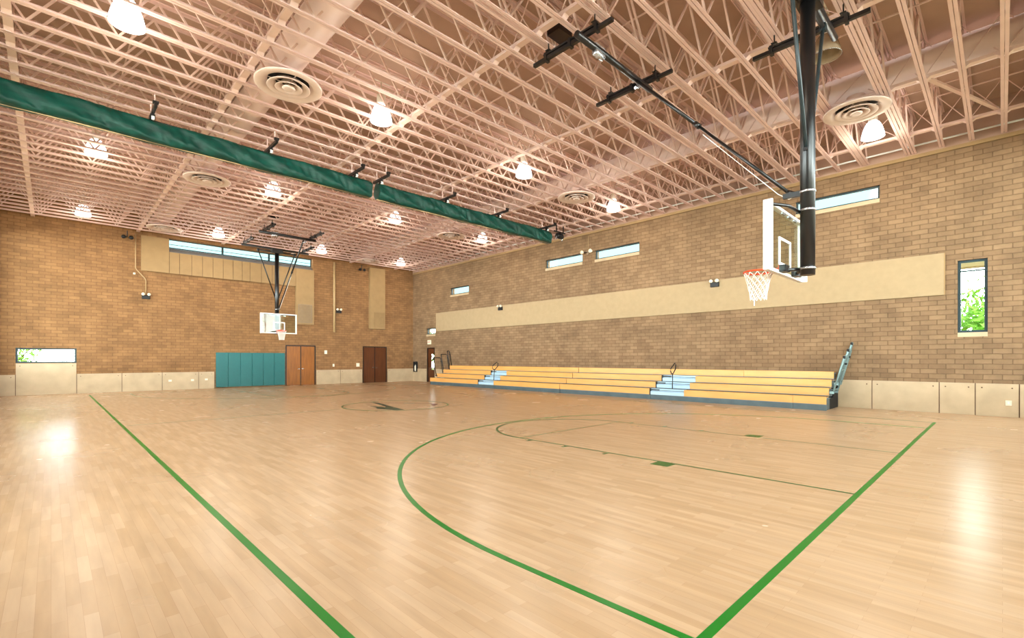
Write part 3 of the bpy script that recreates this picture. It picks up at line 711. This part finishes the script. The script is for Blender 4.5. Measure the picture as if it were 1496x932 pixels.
# exit door
d1 = empty('door_1'); struct(d1); d1['label'] = 'dark exit door with a bright glass slot beside the far bleachers'
MB().box(XR-.01,XR+.12,28.06,28.13,0,2.47).box(XR-.01,XR+.12,28.93,29.0,0,2.47).box(XR-.01,XR+.12,28.13,28.93,2.40,2.47).build('door_frame', M['doorframe'], d1)
lf = MB()
lf.box(XR+.05,XR+.09,28.13,28.22,.01,2.40); lf.box(XR+.05,XR+.09,28.52,28.93,.01,2.40); lf.box(XR+.05,XR+.09,28.22,28.52,.01,.88); lf.box(XR+.05,XR+.09,28.22,28.52,2.0,2.40)
lf.build('door_leaf', M['doorwood2'], d1)
MB().box(XR+.065,XR+.071,28.22,28.52,.88,2.0).build('door_glass', M['glass'], d1)
MB().tube([(XR+.03,28.2,1.0),(XR-.02,28.22,1.0),(XR-.02,28.84,1.0),(XR+.03,28.86,1.0)], .018, 8).build('push_bar', M['silver'], d1)
MB().box(XR+.05,XR+.10,28.36,28.38,.88,2.0).build('glazing_bar', M['doorframe'], d1)
e = thing('exit_sign', 'small pale exit sign above the dark door', 'sign', (XR, 28.68, 2.86))
MB().box(-.05,-.001,-.21,.21,-.15,.15).build('sign_box', M['plate'], e, .008)
def textobj(txt, size, mat, parent, loc, rot, name='sign_lettering'):
    c = bpy.data.curves.new(name, 'FONT'); c.body = txt; c.size = size; c.extrude = .002; c.align_x = 'CENTER'; c.align_y = 'CENTER'
    t = bpy.data.objects.new('tmp', c); COL.objects.link(t); dg = bpy.context.evaluated_depsgraph_get(); me = bpy.data.meshes.new_from_object(t.evaluated_get(dg))
    bpy.data.objects.remove(t); o = bpy.data.objects.new(name, me); me.materials.clear(); me.materials.append(mat); COL.objects.link(o); o.parent = parent; o.location = loc; o.rotation_euler = rot; return o
textobj('EXIT', .17, M['signred'], e, (-.053, 0, 0), (PI/2, 0, -PI/2))
e = thing('extinguisher_cabinet', 'black cabinet with a pale extinguisher at the far right corner', 'fire extinguisher', (XR, 30.42, 1.08))
MB().box(-.14,-.001,-.20,-.17,-.38,.38).box(-.14,-.001,.17,.20,-.38,.38).box(-.14,-.001,-.17,.17,.35,.38).box(-.14,-.001,-.17,.17,-.38,-.35).box(-.012,-.001,-.17,.17,-.35,.35).build('cabinet', M['blackrub'], e)
MB().lathe([(0,-.26),(.06,-.25),(.065,-.2),(.065,.08),(.04,.14),(.02,.16),(.02,.2),(0,.2)], (-.075,0,-.05), 16).build('extinguisher_body', M['plate'], e)
MB().box(-.10,-.05,-.06,.05,.15,.18).build('extinguisher_handle', M['black'], e)
def plate(axis, u, z, w, h, label, grp='small wall plates'):
    e = thing('wall_plate', label, 'wall plate', (XR-.0, u, z) if axis == 'x' else (u, YB-.0, z), grp)
    st = .031 if z < .94 else .001
    if axis == 'x': MB().box(-st-.014,-st,-w/2,w/2,-h/2,h/2).build('cover', M['plate'], e, .003); MB().box(-st-.022,-st-.014,-w*.15,w*.15,-h*.2,h*.2).build('toggle', M['whitecord'], e)
    else: MB().box(-w/2,w/2,-st-.014,-st,-h/2,h/2).build('cover', M['plate'], e, .003); MB().box(-w*.15,w*.15,-st-.022,-st-.014,-h*.2,h*.2).build('toggle', M['whitecord'], e)
plate('x', -.12, .40, .13, .15, 'round white outlet low on the pale panels of the right wall')
plate('y', 12.92, 2.10, .18, .24, 'cream plate on the far wall right of the orange doors')
plate('y', 13.44, 1.24, .12, .18, 'small white switch low on the far wall below the downpipe')
plate('y', 15.15, 1.25, .24, .24, 'cream square plate just left of the dark brown doors')
plate('y', 4.55, .50, .14, .10, 'grey outlet on the pale panels, leftmost of three')
plate('y', 5.55, .50, .14, .10, 'grey outlet on the pale panels, middle of three')
plate('y', 6.2, .52, .14, .10, 'grey outlet on the pale panels, just left of the teal mats')
plate('y', 3.05, 6.02, .09, .09, 'tiny white sensor beside the bend of the conduit')

# ------------------------------------------------------------------ far wall fittings
def pads():
    n = 6; w = (10.36-6.66)/n; names = ['leftmost', 'second from the left', 'third from the left', 'third from the right', 'second from the right', 'rightmost, against the doors']
    for i in range(n):
        o = MB().box(.004, w-.004, -.075, -.002, .06, 2.02).build('wall_mat', M['mat'], None, .014)
        o.location = (6.66+i*w, YB, 0)
        tag(o, 'upright teal vinyl wall mat behind the far hoop, '+names[i], 'wall mat', 'teal wall mats')
pads()
def double_door(n, x0, x1, h, mat, label):
    e = empty('door_%d' % n); struct(e); e['label'] = label
    fw = .06
    MB().box(x0,x0+fw,YB-.015,YB+.13,0,h).box(x1-fw,x1,YB-.015,YB+.13,0,h).box(x0+fw,x1-fw,YB-.015,YB+.13,h-fw,h).build('door_frame', M['doorframe'], e)
    xm = (x0+x1)/2
    for a, b, sd in ((x0+fw, xm, 1), (xm, x1-fw, -1)):
        lf = MB().box(a+.006,b-.022*(sd > 0)-.006,YB+.02,YB+.065,.012,h-fw-.008).build('door_leaf', mat, e)
        MB().box((b-.17) if sd > 0 else (a+.06), (b-.06) if sd > 0 else (a+.17), YB+.002, YB+.02, 1.02, 1.06).build('door_handle', M['silver'], lf)
    MB().box(xm-.022,xm+.022,YB+.01,YB+.07,.01,h-fw).build('centre_post', M['doorframe'], e)
    MB().box(x0,x1,YB+.13,YB+.15,0,h).build('backing', M['dark'], e)
double_door(2, 10.41, 12.26, 2.52, M['doorwood'], 'orange brown double wooden doors beside the teal mats')
double_door(3, 15.51, 17.35, 2.53, M['doorwood2'], 'darker red brown double wooden doors near the far right corner')

SO = .14   # depth of the boxed soffit
e = thing('boxed_soffit', 'tan panelled soffit under the clerestory with a drop at its right end', 'soffit')
MB().box(3.32, 4.49, YB-SO, YB-.001, 6.20, 8.0).build('end_panel', M['soffit'], e)
js = [4.50,4.95,5.50,6.0,6.5,7.0,7.5,7.97,8.38,9.0,9.6,10.98]
for a, b in zip(js[:-1], js[1:]):
    MB().box(a+.012, b-.012, YB-SO, YB-.001, 6.20, 7.32).build('soffit_panel', M['soffit'], e)
MB().box(4.49, 10.98, YB-SO+.02, YB-.002, 6.21, 7.31).build('joint_backing', M['groove'], e)
MB().box(10.98, 12.10, YB-SO-.02, YB-.001, 3.84, 7.32).build('drop_box', M['soffit'], e)
def grille(x0, x1, z0, z1, yf, parent, mat):
    g = MB().box(x0,x0+.03,yf-.015,yf,z0,z1).box(x1-.03,x1,yf-.015,yf,z0,z1).box(x0+.03,x1-.03,yf-.015,yf,z1-.03,z1).box(x0+.03,x1-.03,yf-.015,yf,z0,z0+.03)
    n = int((x1-x0-.06)/.045)
    for i in range(n): a = x0+.03+(i+.25)*(x1-x0-.06)/n; g.box(a, a+.018, yf-.012, yf-.001, z0+.03, z1-.03)
    g.build('vent_grille', mat, parent)
grille(11.12, 11.98, 3.95, 5.10, YB-SO-.021, e, M['grille'])
e = thing('wall_duct_box', 'tan boxed duct high on the far wall above the dark doors', 'duct box')
MB().box(15.95, 17.12, YB-.20, YB-.001, 3.76, 8.05).build('box_shell', M['soffit'], e)
grille(16.25, 17.05, 3.85, 4.95, YB-.201, e, M['soffit'])
o = MB().tube([(13.45,YB-.10,3.42),(13.45,YB-.10,8.05)], .075, 16).box(13.39,13.51,YB-.10,YB-.001,5.2,5.25).box(13.39,13.51,YB-.10,YB-.001,7.2,7.25).build('downpipe', M['pipe']); tag(o, 'thick tan painted downpipe on the far wall between the doors', 'pipe')
o = MB().tube([(3.10,YB-.03,8.05),(3.10,YB-.03,6.30),(3.16,YB-.03,6.20),(3.48,YB-.03,5.82),(3.52,YB-.03,5.7),(3.52,YB-.03,5.0)], .022, 8).build('conduit', M['pipe']); tag(o, 'thin bent conduit running down to the emergency light on the far wall', 'conduit')
for x, y, z, w in ((2.75, YB-.25, 7.80, 'left of the boxed soffit'), (15.3, YB-.25, 7.80, 'left of the duct box')):
    e = thing('speaker_bracket', 'small black twin spotlight on the far wall under the joists, '+w, 'spotlight', (x, y, z), 'small ceiling spotlights')
    MB().box(-.03,.03,.0,.25,.02,.06).box(-.02,.02,-.02,.02,.06,.30).build('mount', M['black'], e)
    for s_ in (-1, 1): MB().lathe([(0,-.14),(.09,-.13),(.10,-.08),(.05,.06),(0,.06)], (s_*.15,-.02,-.04), 14, 'y').box(s_*.15-.03 if s_ > 0 else -.18, .18 if s_ > 0 else -.12, -.03, .01, .0, .05).build('spot_head', M['blackrub'], e)

# ------------------------------------------------------------------ world, camera, view
SKY_FILL = 11  # strength of the sky brightness added behind the camera
w = bpy.data.worlds.new('sky'); S.world = w; w.use_nodes = True; nt = w.node_tree; nt.nodes.clear()
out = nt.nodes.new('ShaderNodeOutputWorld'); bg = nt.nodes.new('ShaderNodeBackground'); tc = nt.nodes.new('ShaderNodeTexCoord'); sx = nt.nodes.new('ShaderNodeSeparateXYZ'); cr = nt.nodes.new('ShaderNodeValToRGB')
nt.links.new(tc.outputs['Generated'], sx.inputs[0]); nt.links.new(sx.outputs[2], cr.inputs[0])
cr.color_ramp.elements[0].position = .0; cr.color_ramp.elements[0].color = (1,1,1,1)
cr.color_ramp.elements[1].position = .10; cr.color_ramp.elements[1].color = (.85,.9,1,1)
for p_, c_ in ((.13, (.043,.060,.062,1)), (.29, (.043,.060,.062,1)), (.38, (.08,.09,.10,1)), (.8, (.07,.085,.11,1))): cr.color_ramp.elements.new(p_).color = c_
# extra sky brightness added out of view (towards -X -Y) as fill light
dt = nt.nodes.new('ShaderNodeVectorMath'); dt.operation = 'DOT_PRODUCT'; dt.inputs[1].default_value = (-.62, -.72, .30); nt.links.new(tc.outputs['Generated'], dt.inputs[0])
mp = nt.nodes.new('ShaderNodeMapRange'); mp.interpolation_type = 'SMOOTHSTEP'; mp.inputs[1].default_value = -.1; mp.inputs[2].default_value = .9; mp.inputs[3].default_value = 0; mp.inputs[4].default_value = SKY_FILL
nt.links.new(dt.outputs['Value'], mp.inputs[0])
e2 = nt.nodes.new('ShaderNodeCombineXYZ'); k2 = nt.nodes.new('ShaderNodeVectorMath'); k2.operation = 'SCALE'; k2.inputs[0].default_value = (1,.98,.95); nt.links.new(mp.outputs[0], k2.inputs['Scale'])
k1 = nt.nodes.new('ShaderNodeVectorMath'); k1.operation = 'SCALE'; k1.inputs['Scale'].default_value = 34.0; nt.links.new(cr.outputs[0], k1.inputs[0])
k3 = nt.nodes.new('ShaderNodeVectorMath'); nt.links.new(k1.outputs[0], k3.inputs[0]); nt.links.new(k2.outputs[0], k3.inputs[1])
# bright sky patch added towards +X to lay a streak on the floor
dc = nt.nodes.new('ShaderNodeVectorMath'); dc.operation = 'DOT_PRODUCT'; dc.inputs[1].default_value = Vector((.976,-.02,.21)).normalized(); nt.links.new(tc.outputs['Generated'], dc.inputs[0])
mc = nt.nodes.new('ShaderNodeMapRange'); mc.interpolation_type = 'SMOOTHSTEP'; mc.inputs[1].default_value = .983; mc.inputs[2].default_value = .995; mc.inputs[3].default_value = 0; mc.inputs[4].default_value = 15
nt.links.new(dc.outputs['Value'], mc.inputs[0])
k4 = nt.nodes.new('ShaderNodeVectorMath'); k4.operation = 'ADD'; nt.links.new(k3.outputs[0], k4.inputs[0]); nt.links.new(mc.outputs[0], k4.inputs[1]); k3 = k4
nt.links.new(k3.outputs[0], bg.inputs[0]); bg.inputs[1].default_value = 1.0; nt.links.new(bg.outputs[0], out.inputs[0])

cam = bpy.data.cameras.new('camera'); co = bpy.data.objects.new('camera', cam); COL.objects.link(co); S.camera = co
co.location = (0, 0, 1.65); co.rotation_euler = (PI/2, 0, -math.atan2(.696, .718))
cam.sensor_width = 36; cam.lens = 694.7/1496*36; cam.shift_y = 58.5/1496; cam.clip_start = .05; cam.clip_end = 300
S.view_settings.view_transform = 'Standard'; S.view_settings.look = 'None'; S.view_settings.gamma = 1; S.view_settings.use_curve_mapping = False
S.view_settings.exposure = -0.60
S.cycles.sample_clamp_indirect = 4.0; S.cycles.blur_glossy = 0.5
